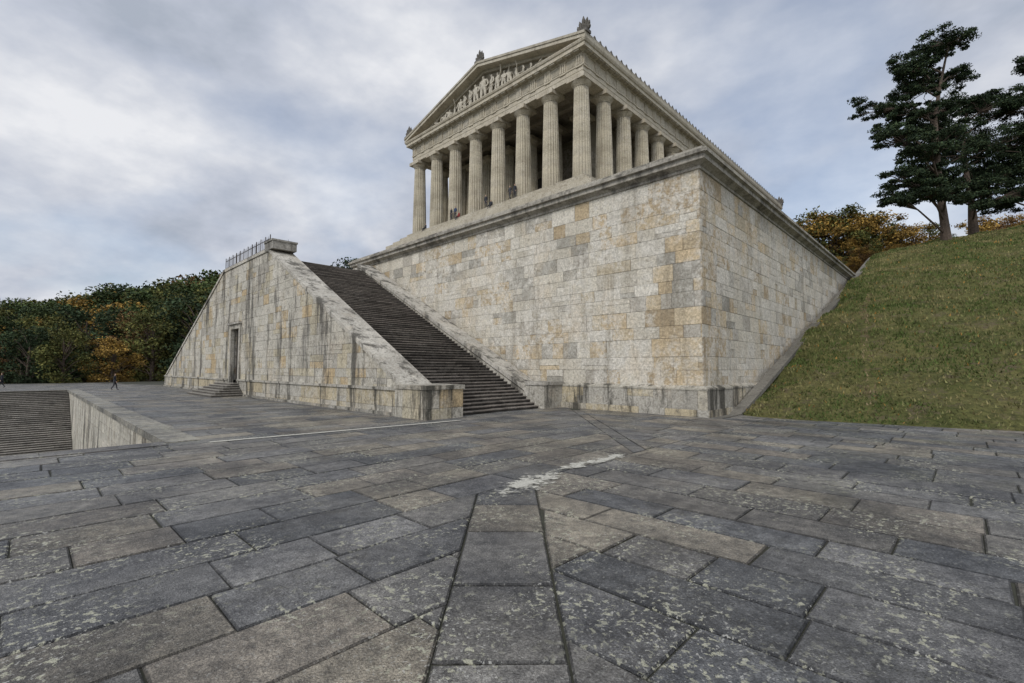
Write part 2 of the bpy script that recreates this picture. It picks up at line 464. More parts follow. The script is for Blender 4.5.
for s in (y0+SP-.6,y1-SP-.3): mb.box(x0+5.2,x0+11.1,s,s+.9,ZS,ZC+.45,(.20,.18,.14))
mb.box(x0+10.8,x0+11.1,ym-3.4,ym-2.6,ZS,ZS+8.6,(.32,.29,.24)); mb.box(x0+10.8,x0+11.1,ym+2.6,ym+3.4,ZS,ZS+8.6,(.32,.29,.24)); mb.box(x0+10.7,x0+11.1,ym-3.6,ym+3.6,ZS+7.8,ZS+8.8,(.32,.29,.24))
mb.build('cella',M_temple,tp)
mb=MB(); mb.box(x0+10.9,x0+11.05,ym-2.6,ym+2.6,ZS,ZS+7.8); mb.build('great_door',M_wood,tp)
# entablature
mb=MB()
e=.78
ep=[(-e,ZC),(e,ZC),(e,ZC+.5),(e+.04,ZC+.52),(e+.04,ZC+1.02),(e+.12,ZC+1.03),(e+.12,ZC+1.16),(e,ZC+1.17),(e,ZC+2.30),(e+.12,ZC+2.33),(e+.16,ZC+2.48),(e+.75,ZC+2.56),(e+.75,ZC+2.95),(e+.86,ZC+3.0),(e+.95,ZC+3.2),(e+.95,ZC+3.28),(-e,ZC+3.28)]
mb.ring(x0,x1,y0,y1,ep,tc,closed=True)
mb.box(x0+.5,x1-.5,y0+.5,y1-.5,ZC+.9,ZC+1.2,(.2,.18,.15))  # ceiling colour darkened likewise for the interior shade
for i in range(17): mb.box(x0+i*SX-.3,x0+i*SX+.3,y0+.6,y1-.6,ZC+.45,ZC+.92,(.3,.27,.23))
def trig(px,py,ax):
    cA=vary((.44,.405,.335),.85,1.1)
    for k in range(3):
        q=(k-1)*.28
        if ax=='y': mb.box(px-.13,px+.02,py+q-.10,py+q+.10,ZC+1.20,ZC+2.26,cA)
        else: mb.box(px+q-.10,px+q+.10,py-.13,py+.02,ZC+1.20,ZC+2.26,cA)
    if ax=='y': mb.box(px-.15,px+.02,py-.42,py+.42,ZC+2.15,ZC+2.335,cA); mb.box(px-.16,px,py-.40,py+.40,ZC+.93,ZC+1.02,cA)
    else: mb.box(px-.42,px+.42,py-.15,py+.02,ZC+2.15,ZC+2.335,cA); mb.box(px-.40,px+.40,py-.16,py,ZC+.93,ZC+1.02,cA)
for i in range(15): 
    yy=y0-.35+(y1-y0+.7)*i/14; trig(x0-e,yy,'y')
for i in range(33):
    xx=x0-.35+(x1-x0+.7)*i/32; trig(xx,y0-e,'x')
for i in range(29):
    yy=y0-.35+(y1-y0+.7)*i/28; mb.box(x0-e-.66,x0-e-.14,yy-.36,yy+.36,ZC+2.42,ZC+2.57,(.33,.31,.26))
for i in range(65):
    xx=x0-.35+(x1-x0+.7)*i/64; mb.box(xx-.36,xx+.36,y0-e-.66,y0-e-.14,ZC+2.42,ZC+2.57,(.33,.31,.26))
for i in range(14):
    yy=y0-.35+(y1-y0+.7)*(i+.5)/14; mb.box(x0-e-.035,x0-e+.02,yy-.5,yy+.5,ZC+1.3,ZC+2.1,vary((.36,.335,.28)))
mb.build('entablature',M_temple,tp)
# pediment + roof
ZE=ZC+3.28; off=e+.95; half=(y1-y0)/2+off; rs=4.45/half
mb=MB()
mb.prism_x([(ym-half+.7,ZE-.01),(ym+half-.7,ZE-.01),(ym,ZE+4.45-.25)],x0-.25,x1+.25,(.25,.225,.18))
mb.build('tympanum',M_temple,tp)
mb=MB()
def rake(a,b,xa,xb,col,trim=0.0):
    for sgn in (-1,1):
        p=[(ym+sgn*(half-trim),ZE+a+trim*rs),(ym,ZE+4.45+a),(ym,ZE+4.45+b),(ym+sgn*(half-trim),ZE+b+trim*rs)]
        if sgn<0: p=p[::-1]
        mb.prism_x(p,xa,xb,col)
rake(-.05,.34,x0-off,x1+off,(.44,.41,.345))
rake(.342,.62,x0-off-.10,x1+off+.1,(.35,.325,.275))
rake(-.42,-.052,x0-.62,x0-.2,(.42,.39,.33),trim=1.2)
mb.build('raking_cornice_roof',M_temple,tp)
def palm(mb,cx,cy,cz,s,ax):
    def P(u,w,t): return (cx+t,cy+u,cz+w) if ax=='y' else (cx+u,cy+t,cz+w)
    def bx(u0,u1,w0,w1,t):
        vs=[P(u,w,tt) for tt in (-t,t) for (u,w) in ((u0,w0),(u1,w0),(u1,w1),(u0,w1))]
        mb.add(vs,[(0,1,2,3),(7,6,5,4),(0,4,5,1),(1,5,6,2),(2,6,7,3),(3,7,4,0)],(.15,.14,.125))
    bx(-.5*s,.5*s,0,.25*s,.35*s)
    for k in range(-3,4):
        a=math.radians(k*20); L=s*(1.35-.2*abs(k)); 
        pts=[P(math.sin(a)*L*t+(.12*s*k*(1-t)),.22*s+math.cos(a)*L*t,0) for t in (0,.4,.75,1)]
        mb.tube(pts,[.09*s,.17*s,.15*s,.03*s],6,(.12,.11,.095))
    for sg in (-1,1):
        pts=[P(sg*s*(.35+.22*math.cos(t)),s*(.42+.2*math.sin(t)),0) for t in [i*.9 for i in range(7)]]
        mb.tube(pts,[.1*s]*7,5,(.12,.11,.095))
mb=MB()
palm(mb,x0-off+.4,ym,ZE+4.45+.55,1.2,'y'); palm(mb,x1+off-.4,ym,ZE+4.45+.55,1.2,'y')
for xx in (x0-off+.5,x1+off-.5):
    for yy in (ym-half+.5,ym+half-.5): palm(mb,xx,yy,ZE+.6,1.3,'y')
mb.build('acroteria',M_dark,tp)
mb=MB()
xx=x0-off+2
while xx<x1+off-1.2:
    palm(mb,xx,ym-half+.1,ZE+.55,.34,'x'); palm(mb,xx,ym+half-.1,ZE+.55,.34,'x'); xx+=1.1
mb.build('antefixes',M_dark,tp)

# ================================================================ FIGURES
def figure_mesh(name,J,sub=1):
    bm=bmesh.new(); lay=bm.verts.layers.skin.verify(); V={}
    for k,(p,r,par) in J.items():
        v=bm.verts.new(p); V[k]=v
        rr=r if isinstance(r,tuple) else (r,r); v[lay].radius=rr; v[lay].use_root=(par is None)
    for k,(p,r,par) in J.items():
        if par: bm.edges.new((V[par],V[k]))
    me=bpy.data.meshes.new(name+'_sk'); bm.to_mesh(me); bm.free()
    o=bpy.data.objects.new(name+'_sk',me); link(o)
    m=o.modifiers.new('s','SKIN'); m.use_smooth_shade=True
    s=o.modifiers.new('u','SUBSURF'); s.levels=sub; s.render_levels=sub
    dg=bpy.context.evaluated_depsgraph_get(); out=bpy.data.meshes.new_from_object(o.evaluated_get(dg))
    bpy.data.objects.remove(o); out.name=name
    return out
def joints(pose):
    J={'pelvis':((0,0,.96),(.15,.11),None),'waist':((0,0,1.12),(.13,.10),'pelvis'),'chest':((0,0,1.34),(.17,.115),'waist'),
       'neck':((0,.01,1.50),.055,'chest'),'jaw':((0,-.02,1.57),(.065,.075),'neck'),'head':((0,-.005,1.65),(.078,.095),'jaw'),'crown':((0,.01,1.73),(.055,.065),'head')}
    for s,n in ((-1,'L'),(1,'R')):
        J['sh'+n]=((s*.185,0,1.41),.062,'chest')
        if pose=='walk': el,wr=(s*.25,.04+s*.06,1.13),(s*.26,-.10+s*.12,.90)
        elif pose=='raise' and s>0: el,wr=(s*.36,-.10,1.58),(s*.42,-.18,1.82)
        elif pose=='sit': el,wr=(s*.24,-.06,1.15),(s*.13,-.30,1.03)
        else: el,wr=(s*.25,.03,1.13),(s*.24,-.10,.88)
        J['el'+n]=(el,.045,'sh'+n); J['wr'+n]=(wr,.03,'el'+n)
        d=(Vector(wr)-Vector(el)).normalized(); hp=Vector(wr)+d*.07
        J['pa'+n]=(tuple(hp),(.036,.018),'wr'+n)
        for k in range(4):
            J['f%d'%k+n]=(tuple(hp+d*(.085-.01*abs(k-1.5))+Vector((0,(k-1.5)*.018,0))),.009,'pa'+n)
        J['th'+n]=(tuple(hp+d*.03+Vector((-s*.01,-.045,0))),.010,'pa'+n)
        J['hip'+n]=((s*.10,0,.90),.095,'pelvis')
        if pose=='walk': kn=(s*.10,-.12 if s>0 else .02,.50); an=(s*.10,-.20 if s>0 else .26,.09 if s>0 else .14)
        elif pose=='sit': kn=(s*.14,-.44,.94); an=(s*.15,-.46,.50)
        elif pose=='kneel': kn=(s*.12,-.34 if s>0 else -.05,.86 if s>0 else .5); an=(s*.12,-.34 if s>0 else .35,.47)
        else: kn=(s*.12,-.03,.50); an=(s*.13,.02,.08)
        to=(an[0]+s*.015,an[1]-.17,an[2]-.045)
        J['kn'+n]=(kn,.066,'hip'+n); J['an'+n]=(an,.042,'kn'+n); J['to'+n]=(to,(.04,.03),'an'+n)
    return J
M_skin=simple('skin',(.45,.28,.2),.6,20,.1); M_hair=simple('brown_hair',(.05,.032,.02),.7,40,.3)
cloth=[simple('dark_coat',(.018,.02,.026),.9,30,.3),simple('blue_jacket',(.03,.05,.10),.9,30,.3),simple('red_jacket',(.22,.03,.025),.9,30,.3),simple('grey_trousers',(.035,.035,.04),.9,30,.3)]
figs={p:figure_mesh('fig_'+p,joints(p)) for p in ('walk','stand','raise','sit','kneel')}
def person(pose,loc,rot,mats,h=1.72):
    me=figs[pose].copy(); me.materials.clear()
    for m in (mats[0],mats[1],M_skin,M_hair): me.materials.append(m)
    for p in me.polygons:
        c=p.center
        if c.z>1.53: p.material_index=3 if (c.z>1.68 or (c.y>.0 and c.z>1.56)) else 2
        elif c.z>.98 or (c.z>.8 and abs(c.x)>.19): p.material_index=0
        else: p.material_index=1
        if abs(c.x)>.21 and c.z<.9 and pose!='sit': p.material_index=2
    o=bpy.data.objects.new('person',me); o.location=loc; o.rotation_euler=(0,0,rot); s=h/1.78; o.scale=(s,s,s); link(o); return o
X,Y=toW(-16.7,57); person('walk',(X,Y,.0),1.9,(cloth[0],cloth[3]),1.85)
X,Y=toW(-25.4,73.5); person('walk',(X,Y,.0),-1.2,(cloth[0],cloth[0]),1.85)
face=ANG-math.pi/2
for yy,dx,ps,mt in ((46.6,1.15,'sit',0),(40.6,1.2,'stand',0),(39.7,1.2,'stand',1),(39.0,1.15,'sit',2),(33.6,1.2,'stand',0),(32.7,1.15,'sit',0),(29.3,1.2,'walk',3),(28.5,1.2,'stand',0)):
    X,Y=toW(x0-dx,yy); person(ps,(X,Y,ZS-(.86 if ps=='sit' else 0)),face+U(-.4,.4),(cloth[mt],cloth[3]),1.78)
M_scul=stone('sculpture_limestone',white=.3,wcol=(.60,.56,.48),streak=.35,dark=(.2,.18,.15),bump=.2)
def put(pose,y,h,tilt=0,rz=0):
    me=figs[pose].copy(); me.materials.clear(); me.materials.append(M_scul)
    a=me.attributes.new("Col",'FLOAT_COLOR','FACE'); a.data.foreach_set('color',np.tile(np.array([.50,.46,.38,1],dtype=np.float32),len(me.polygons)))
    o=bpy.data.objects.new('pediment_figure',me); s=h/1.78
    zoff={'sit':.45,'kneel':.42}.get(pose,0)*s
    link(o,tp)
    o.matrix_local=Matrix.Translation((x0-.62,y,ZE+.02-zoff))@Matrix.Rotation(tilt,4,'X')@Matrix.Rotation(-math.pi/2+rz,4,'Z')@Matrix.Diagonal((s*1.55,s*1.3,s,1))
put('stand',ym,3.7)
for d in (1.35,2.5,3.7,4.9,6.1,7.3,8.5,9.7,10.9,12.0):
    hmax=(4.1-d*rs)
    for sg in (-1,1):
        if d<4: put(random.choice(['stand','raise']),ym+sg*d,hmax*.86,sg*-.08,U(-.6,.6))
        elif d<6.3: put(random.choice(['stand','walk','raise']),ym+sg*d,hmax*.88,sg*.12,U(-.8,.8))
        elif d<9: put('kneel',ym+sg*d,hmax*1.18,sg*.1,sg*.8)
        elif d<11: put('sit',ym+sg*d,hmax*1.25,sg*-.2,sg*1.2)
        else: put('walk',ym+sg*(d-1.3),1.9,sg*-1.35,0)

# ================================================================ HILL
def hz(X,Y,nz=True):
    n=(X-11.8)*.521+(Y-22.5)*.853; t=(X-11.8)*.853-(Y-22.5)*.521
    lx,ly=toL(X,Y)
    d=max(0,-ly)
    n2=n-3.0*math.exp(-d/1.4)
    s=.325+.026*min(1,max(0,(t-4)/24)) 
    cap=56+max(0,min(1,(t-8)/25))*8
    if n2<=cap: z=s*n2
    else: z=s*cap+ (n2-cap)*.03
    k=abs(n2-cap)
    if k<6: z-= (6-k)**2/36*.8
    if nz and n2>0:
        a=min(1,n2/4)
        z+=a*(.6*mnoise.noise(Vector((X*.09,Y*.09,1)))+.34*mnoise.noise(Vector((X*.35,Y*.35,5)))+.12*mnoise.noise(Vector((X*1.3,Y*1.3,9))))
    return max(z,-.35)
trail=[(16.0,21.0),(21.2,28.0),(26.0,34.5),(33,43.0)]
def dtrail(X,Y):
    b=9
    for i in range(3):
        ax,ay=trail[i];bx,by=trail[i+1]; t=max(0,min(1,((X-ax)*(bx-ax)+(Y-ay)*(by-ay))/((bx-ax)**2+(by-ay)**2)))
        b=min(b,math.hypot(X-ax-(bx-ax)*t,Y-ay-(by-ay)*t))
    return b
def grid(mb,xs,ys):
    b=len(mb.v)
    for x in xs:
        for y in ys:
            X,Y=toW(x,y); mb.v.append((x,y,hz(X,Y)))
    m=len(ys)
    for i in range(len(xs)-1):
        for j in range(m-1):
            mb.f.append([b+i*m+j,b+i*m+j+1,b+(i+1)*m+j+1,b+(i+1)*m+j]); mb.c.append((1,1,1)); mb.m.append(0)
hill=empty('grass_hillside')
mb=MB()
xs=[-30+i*1.5 for i in range(18)]+[-3+i*.6 for i in range(140)]+[81+i*2.5 for i in range(60)]
ys=[-.72-i*.6 for i in range(90)]+[-54.7-i*3 for i in range(45)]
grid(mb,xs,ys)
b=len(mb.v)
for x in xs:
    X,Y=toW(x,-.72); mb.v.append((x,-.72,hz(X,Y))); mb.v.append((x,-.70,-.4))
for i in range(len(xs)-1):
    mb.f.append([b+2*i,b+2*i+1,b+2*i+3,b+2*i+2]); mb.c.append((1,1,1)); mb.m.append(0)
grid(mb,[96.5+i*3 for i in range(45)],[-.72+i*3 for i in range(70)])
mb.build('turf',M_turf,hill,smooth=True)
N=180000
px=np.random.rand(N)**1.35*78-4; py=-.8-np.random.rand(N)**1.25*62
vs=[];cl=[]
for i in range(N):
    X,Y=toW(px[i],py[i]); z=hz(X,Y)
    if z<.02: continue
    D=math.hypot(X,Y); hgt=U(.05,.17)*(1+.5*(D>35)); w=U(.018,.035)*(1+D/45)
    g=mnoise.noise(Vector((X*.22,Y*.22,2)))+.8*mnoise.noise(Vector((X*.9,Y*.9,7)))
    if g>.18 and R()<.6: continue
    tr_=dtrail(X,Y)<.28+.4*g
    if tr_ and R()<.6: continue
    a=U(0,6.283); ca,sa=math.cos(a)*w,math.sin(a)*w; lx,ly=U(-.1,.1),U(-.1,.1)
    vs+= [(px[i]-ca,py[i]-sa,z-.02),(px[i]+ca,py[i]+sa,z-.02),(px[i]+lx,py[i]+ly,z+hgt)]
    q=min(1,max(0,.42+g*1.15+U(-.35,.35))); k=U(.55,1.4)
    c=((.068+.122*q)*k,(.094+.070*q)*k,(.026+.048*q)*k)
    if tr_: c=(.18*k,.14*k,.08*k)
    if R()<.015: c=(.32,.18,.05)
    cl.append(c)
mb=MB(); mb.v=vs; mb.f=[[3*i,3*i+1,3*i+2] for i in range(len(cl))]; mb.c=cl; mb.m=[0]*len(cl)
mb.build('grass',M_blade,hill)
mb=MB(); x=-.5
while x<62:
    w=U(1.0,1.8)
    za=hz(*toW(x,-.75),False)+.16; zb=hz(*toW(x+w,-.75),False)+.16
    za=max(za,.05); zb=max(zb,.05); c=vary((.17,.16,.135),.7,1.2)
    a,bb=x+.01,x+w-.01
    mb.add([(a,-.43,za-.25),(bb,-.43,zb-.25),(bb,-1.05,zb-.25),(a,-1.05,za-.25),(a,-.43,za-.06),(bb,-.43,zb-.06),(bb,-1.05,zb),(a,-1.05,za)],
           [(4,5,6,7),(0,1,5,4),(2,3,7,6),(1,2,6,5),(3,0,4,7)],c); x+=w
mb.build('drain_stones',M_step,hill)

# ================================================================ PAVEMENT
RX,RY=-20.0,62.0      # recess corner
pv=empty('pavement')
mb=MB()
mb.box(-75,70,-60,9.2,-9,-.035); mb.box(RX,70,9.204,97,-9,-.035); mb.box(-75,RX-.004,RY,97,-9,-.035)
mb.build('bedding',M_joint,pv)
def hX(sign,c): return (sign*VX,-sign*VY,sign*(CX-c))
def hY(sign,c): return (sign*VY,sign*VX,sign*(CY-c))
LY=-2.52
A=[[(0,-1,LY),hX(-1,-.67),hY(1,-14)],
   [(0,1,-LY),(0,-1,9.2),hX(-1,3.45)],
   [(0,1,-9.2),(1,0,-RX),hX(-1,3.45)],
   [(0,1,-RY),(-1,0,RX)]]
B=[[(0,-1,LY),hX(1,.47),hY(1,-14)],[(0,1,-LY),hX(1,3.95)]]
def slabcol():
    b=random.choice([(.132,.119,.103),(.12,.114,.106),(.104,.104,.107),(.148,.134,.112),(.088,.089,.093),(.116,.113,.110),(.074,.077,.083)])
    return vary(b,.80,1.18)
Pp=lambda s,t,d:(s,t,d)
mb=MB(); W=.9766
def skip(cx,cy):
    if -9.9<cx and 11.2<cy<67: return True
    if cx>.3 and cy>.3: return True
    X,Y=toW(cx,cy)
    if Y<-10: return True
    if hz(X,Y,False)>.6: return True
    return False
def slab(p,regs):
    for reg in regs:
        q=p
        for h in reg:
            q=clip(q,*h)
            if len(q)<3: break
        if len(q)>=3:
            cx=sum(a[0] for a in q)/len(q); cy=sum(a[1] for a in q)/len(q)
            if skip(cx,cy): continue
            q=merge_short(q,.09)
            if len(q)<3: continue
            q=[(a+U(-.010,.010),b_+U(-.010,.010)) for a,b_ in q]
            block(mb,q,Pp,U(.006,.013),.020,-.04,U(-.009,.003),slabcol(),tilt=.004,edge=.42)
for k in range(-60,96):
    ya=LY+k*W; yb=ya+W
    x=-70-U(0,3)
    while x<24:
        w=U(1.1,2.6); slab([(x,ya),(x+w,ya),(x+w,yb),(x,yb)],A); x+=w
x=-60
while x<30:
    w=random.choice([.78,.92,1.02,.86]); y=-55-U(0,3)
    while y<14:
        l=U(1.1,2.6); slab([(x,y),(x+w,y),(x+w,y+l),(x,y+l)],B); y+=l
    x+=w
Y_=-12
while Y_<14:
    l=U(1.3,1.9); pts=[toL(-.67,Y_),toL(.47,Y_),toL(.47,Y_+l),toL(-.67,Y_+l)]
    slab(pts,[[(0,-1,LY)]]); Y_+=l
Y_=11
while Y_<26:
    l=U(1.0,1.7); pts=[toL(3.45,Y_),toL(3.95,Y_),toL(3.95,Y_+l),toL(3.45,Y_+l)]
    slab(pts,[[(0,1,-LY)]]); Y_+=l
mb.build('paving_slabs',M_pave,pv)
# lime deposits: thin crusts, ragged by their material
def crust(name,P,Q,half_w,z=.018,n=60,m=9,ends=.1,k=1.0):
    P=Vector((*P,0));Q=Vector((*Q,0)); d=(Q-P); L=d.length; d/=L; s=Vector((-d.y,d.x,0))
    vs=[];fd=[];fs=[]
    for i in range(n):
        for j in range(m):
            u=i/(n-1); v=j/(m-1)*2-1
            vs.append(tuple(P+d*L*u+s*half_w*v+Vector((0,0,z))))
            e_=min(1,u/ends,(1-u)/ends); fd.append((1-abs(v)**1.3)*e_*k)
    for i in range(n-1):
        for j in range(m-1): fs.append((i*m+j,(i+1)*m+j,(i+1)*m+j+1,i*m+j+1))
    me=bpy.data.meshes.new(name); me.from_pydata(vs,[],fs); me.materials.append(M_lime)
    a=me.attributes.new('fade','FLOAT','POINT'); a.data.foreach_set('value',fd)
    link(bpy.data.objects.new(name,me),pv)
crust('lime_line',(-19.3,8.25),(-9.4,7.3),.17,ends=.02,k=2.2)
crust('lime_patch',(-17.6,-3.0),(-14.2,-2.45),.70,z=.020,ends=.35,k=1.15)
crust('lime_patch_b',(-15.2,-2.35),(-11.0,-2.55),.42,z=.023,ends=.3,k=1.1)

# ================================================================ LOWER RECESS
rw=empty('retaining_wall'); mb=MB()
rcols=[(.52,.49,.41),(.48,.45,.38),(.55,.52,.44)]
rc=lambda s,z: vary(random.choice(rcols),.85,1.1)
block_wall(mb,Fx(RX-.03),[rect(9.2,RY,-8.6,-.22)],9.2,RY,courses(-8.6,-.22,.6),1.0,2.0,rc)
mb.build('wall_facing',M_block,rw)
mb=MB(); y=9.0
while y<RY:
    w=U(1.4,2.4)
    mb.box(RX-.18,RX+.75,y+.006,min(y+w,RY)-.006,-.22,.035,vary((.17,.162,.14),.8,1.2)); y+=w
x=-72
while x<RX-.2:
    w=U(1.4,2.4)
    mb.box(x+.006,min(x+w,RX-.2)-.006,8.5,9.32,-.3,.03,vary((.11,.105,.1))); x+=w
mb.build('coping',M_pave,rw)
ls=empty('lower_staircase'); mb=MB()
n=50
for i in range(n):
    x=-72
    zt_=-.17*(n-i-1)-.02
    while x<RX-.1:
        w=U(2,3.4); k=U(.75,1.2); xe=min(x+w,RX-.07)
        ya=RY+.3-(n-i)*.34; yb=RY+.3-(n-i-1)*.34+.08
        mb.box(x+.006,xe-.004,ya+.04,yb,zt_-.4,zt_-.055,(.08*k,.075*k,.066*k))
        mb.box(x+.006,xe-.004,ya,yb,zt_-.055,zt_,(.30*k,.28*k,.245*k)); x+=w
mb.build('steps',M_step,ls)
mb=MB(); mb.box(-75,RX-.02,9.25,RY,-9.2,-8.5,(.2,.19,.17)); mb.build('landing',M_step,ls)

# ================================================================ TERRAIN
g=bpy.data.meshes.new('ground'); s=4000
g.from_pydata([(-s,-s,-9.05),(s,-s,-9.05),(s,s,-9.05),(-s,s,-9.05)],[],[(0,1,2,3)]); g.materials.append(M_ground)
link(bpy.data.objects.new('ground',g))

# ================================================================ TREES
def leafquads(C,Rr,n,size,cols,flat=1.0,shell=.5):
    d=np.random.normal(size=(n,3)); d/=np.linalg.norm(d,axis=1)[:,None]
    r=np.random.rand(n)**shell
    p=C+d*r[:,None]*np.array(Rr)
    a=np.random.normal(size=(n,3)); a/=np.linalg.norm(a,axis=1)[:,None]
    b=np.cross(a,np.random.normal(size=(n,3))); b/=np.linalg.norm(b,axis=1)[:,None]
    a[:,2]*=flat; s=size*np.random.uniform(.5,1.2,n)[:,None]
    q=np.stack([p-a*s,p+b*s*.55,p+a*s,p-b*s*.55],1)
    ci=np.random.randint(0,len(cols),n); c=np.array(cols)[ci]*np.random.uniform(.55,1.4,n)[:,None]
    return q,c
def finish_tree(name,mb,Q,Cc,parent=None):
    Q=np.concatenate(Q).reshape(-1,3); Cc=np.concatenate(Cc)
    b=len(mb.v); mb.v.extend(map(tuple,Q.tolist())); n=len(Cc)
    mb.f.extend([[b+4*i,b+4*i+1,b+4*i+2,b+4*i+3] for i in range(n)]); mb.c.extend(map(tuple,Cc.tolist())); mb.m.extend([1]*n)
    return mb.build(name,[M_bark,M_leaf],parent)
pal={'green':[(.055,.080,.027),(.072,.093,.030),(.042,.064,.025)],'olive':[(.105,.110,.032),(.13,.12,.035),(.078,.090,.03)],
 'ochre':[(.27,.165,.038),(.22,.14,.042),(.31,.20,.05)],'rust':[(.15,.083,.034),(.17,.10,.038),(.125,.077,.034)],'dark':[(.031,.050,.024),(.040,.057,.026)]}
def broad(name,H,cols,seed,dens=1.0):
    np.random.seed(seed); random.seed(seed); mb=MB()
    mb.tube([(0,0,-2),(U(-.3,.3),U(-.3,.3),H*.35),(U(-.5,.5),U(-.5,.5),H*.8)],[.45,.33,.1],7)
    Q=[];C=[]
    for k in range(38):
        a=U(0,6.28); z=H*U(.18,.92); rad=H*.29*math.sin(math.pi*min(1,max(.12,(z/H-.08)/.98)))**.6*U(.2,1.0)
        c=(math.cos(a)*rad,math.sin(a)*rad,z)
        mb.tube([(0,0,z*.7),(c[0]*.5,c[1]*.5,z*.9),c],[.12,.07,.02],4)
        r=H*U(.07,.125); q,cc=leafquads(np.array(c),(r,r,r*.8),int(150*dens),.30,cols,shell=.55); cc=cc*U(.6,1.35); Q.append(q);C.append(cc)
    me=finish_tree(name,mb,Q,C); d=me.data; bpy.data.objects.remove(me); return d
TM={}
for i,(k,dn) in enumerate((('green',1),('olive',1),('ochre',1),('rust',.9),('dark',1.1),('olive',.9),('green',1.1))):
    TM[i]=broad('tree_mesh',20,pal[k],50+i,dn)
random.seed(5)
def T(parent,X,Y,z,h,kind=None,nm='tree'):
    i=kind if kind is not None else random.choice([0,0,1,1,3,3,2,4,4,5,6,6])
    o=bpy.data.objects.new(nm,TM[i]); s=h/20; o.location=(X,Y,z); o.scale=(s*U(.95,1.3),s*U(.95,1.3),s); o.rotation_euler=(0,0,U(0,6.28)); link(o,parent)
fo=empty('distant_forest',False)
for row,(Yd,h) in enumerate(((80,11),(92,15),(108,18.5),(126,22.5),(140,25),(152,27.5))):
    px_=-330
    while px_<(250 if row>0 else 215):
        X=(px_-512)/468*Yd; yy=Yd+U(-4,4)
        hh=h*U(.86,1.08)*(1+.27*max(0,min(1,(px_-40)/130)))
        lx,ly=toL(X,yy)
        if not(-75<lx<96 and -10<ly<97): T(fo,X,yy,-3.5,hh+1,2 if (86<px_<122 and row in (0,2,3)) else None)
        px_+=U(14,24)*108/Yd
for (p,h) in ((340,24),(350,26),(360,28),(371,30),(382,31),(392,30),(404,28)):
    T(fo,(p-512)/468*125,125+U(-3,3),3,h+U(-1,1),4)
au=empty('autumn_trees',False)
for (p,top,Yd,kd) in ((800,218,112,2),(814,210,108,5),(828,207,105,2),(842,208,104,2),(855,205,101,1),(868,206,99,2),(880,210,97,2),(893,216,94,5),(905,218,92,2),(918,219,92,2),(935,219,93,1),(990,212,100,2),(1005,210,102,3),(1022,210,104,2),(1040,214,104,2),(1065,210,104,0),(1090,208,104,1)):
    X=(p-512)/468*Yd; z=hz(X,Yd,False)-.5 ; ztop=2.4+(368-top)/468*Yd
    T(au,X,Yd,z-1.5,max(5,(ztop-z)*1.12),kd)
for i in range(80):
    p=U(835,1100); Yd=U(84,92); X=(p-512)/468*Yd; z=hz(X,Yd,False); T(au,X,Yd,z-.5,U(3,6),random.choice([1,3,5,2,2]))

def pine(base_px,Yd,trunk,pads,seed,extra=1.0):
    np.random.seed(seed); random.seed(seed); tau=math.radians(3.24)
    def un(p):   # photo measurement -> metres in the tree's vertical plane
        a=(p[0]-512)/468; bb=(341.5-p[1])/468
        Z=Yd*(bb*math.cos(tau)+math.sin(tau))/(math.cos(tau)-bb*math.sin(tau))
        return a*(Yd*math.cos(tau)+Z*math.sin(tau)), 2.4+Z
    X,_=un(base_px); zb=hz(X,Yd,False); m=Yd/468
    def o_(p):
        x,z=un(p); return (x-X,0,z-zb)
    mb=MB(); tr=[o_(p) for p in trunk]; tr=[(a+U(-.1,.1),U(-.3,.3),c) for a,b,c in tr]; tr[0]=(0,0,-.8)
    H=tr[-1][2]; rad=[.50*(1-.88*(max(0,t[2])/H))+.02 for t in tr]; rad[0]=.7
    mb.tube(tr,rad,9,(1,1,1))
    Q=[];C=[]
    def at(z):
        for i in range(len(tr)-1):
            if tr[i+1][2]>=z:
                t=(z-tr[i][2])/(tr[i+1][2]-tr[i][2]); return Vector(tr[i]).lerp(Vector(tr[i+1]),max(0,t))
        return Vector(tr[-1])
    cols=[(.023,.038,.019),(.035,.053,.025),(.048,.065,.029),(.018,.030,.016)]
    for (x,y,rx,rz) in pads:
        rz*=.86
        c=Vector(o_((x,y))); c.y=U(-1,1)*min(4.5,2.2+abs(c.x)*.45)
        hit=at(max(1,c.z-abs(c.x)*.35-.8)); mid=hit.lerp(c,.55)+Vector((0,0,.5+U(-.3,.3)))
        end=c+Vector((0,0,-rz*m*.3))
        mb.tube([hit,mid,end],[.16,.10,.04],6)
        n=int((11+rx*.55)*extra)
        for k in range(n):
            a=U(0,6.28); rr=math.sqrt(R())*1.08; cc=c+Vector((math.cos(a)*rr*rx*m,math.sin(a)*rr*rx*m*.75,U(-1,1)*rz*m))
            mb.tube([mid,end.lerp(cc,.6),cc],[.06,.04,.015],4)
            s=U(.45,1.0)*max(.8,rz*m*.62)
            q,col=leafquads(np.array(cc),(s*1.35,s*1.35,s*.6),200,.15,cols,flat=1,shell=.7); Q.append(q);C.append(col*U(.65,1.4))
    o=finish_tree('pine_tree',mb,Q,C); o.location=(X,Yd,zb); return o
pine((947,252),62,[(947,252),(944,225),(940,190),(937,150),(936,115),(941,80),(948,55),(950,38)],
 [(950,36,18,8),(937,50,23,9),(914,60,21,8),(964,70,15,8),(888,98,22,8),(922,86,25,11),(940,72,20,10),(906,76,16,7),(875,147,18,8),(895,134,21,9),(915,114,25,11),(900,163,23,10),(884,187,18,9),(932,146,25,13),(922,180,24,12),(876,207,14,7),(957,104,20,12),(947,172,20,12),(938,126,24,12),(902,201,17,8),(928,203,16,8),(930,165,24,12),(925,104,22,10)],11,1.1)
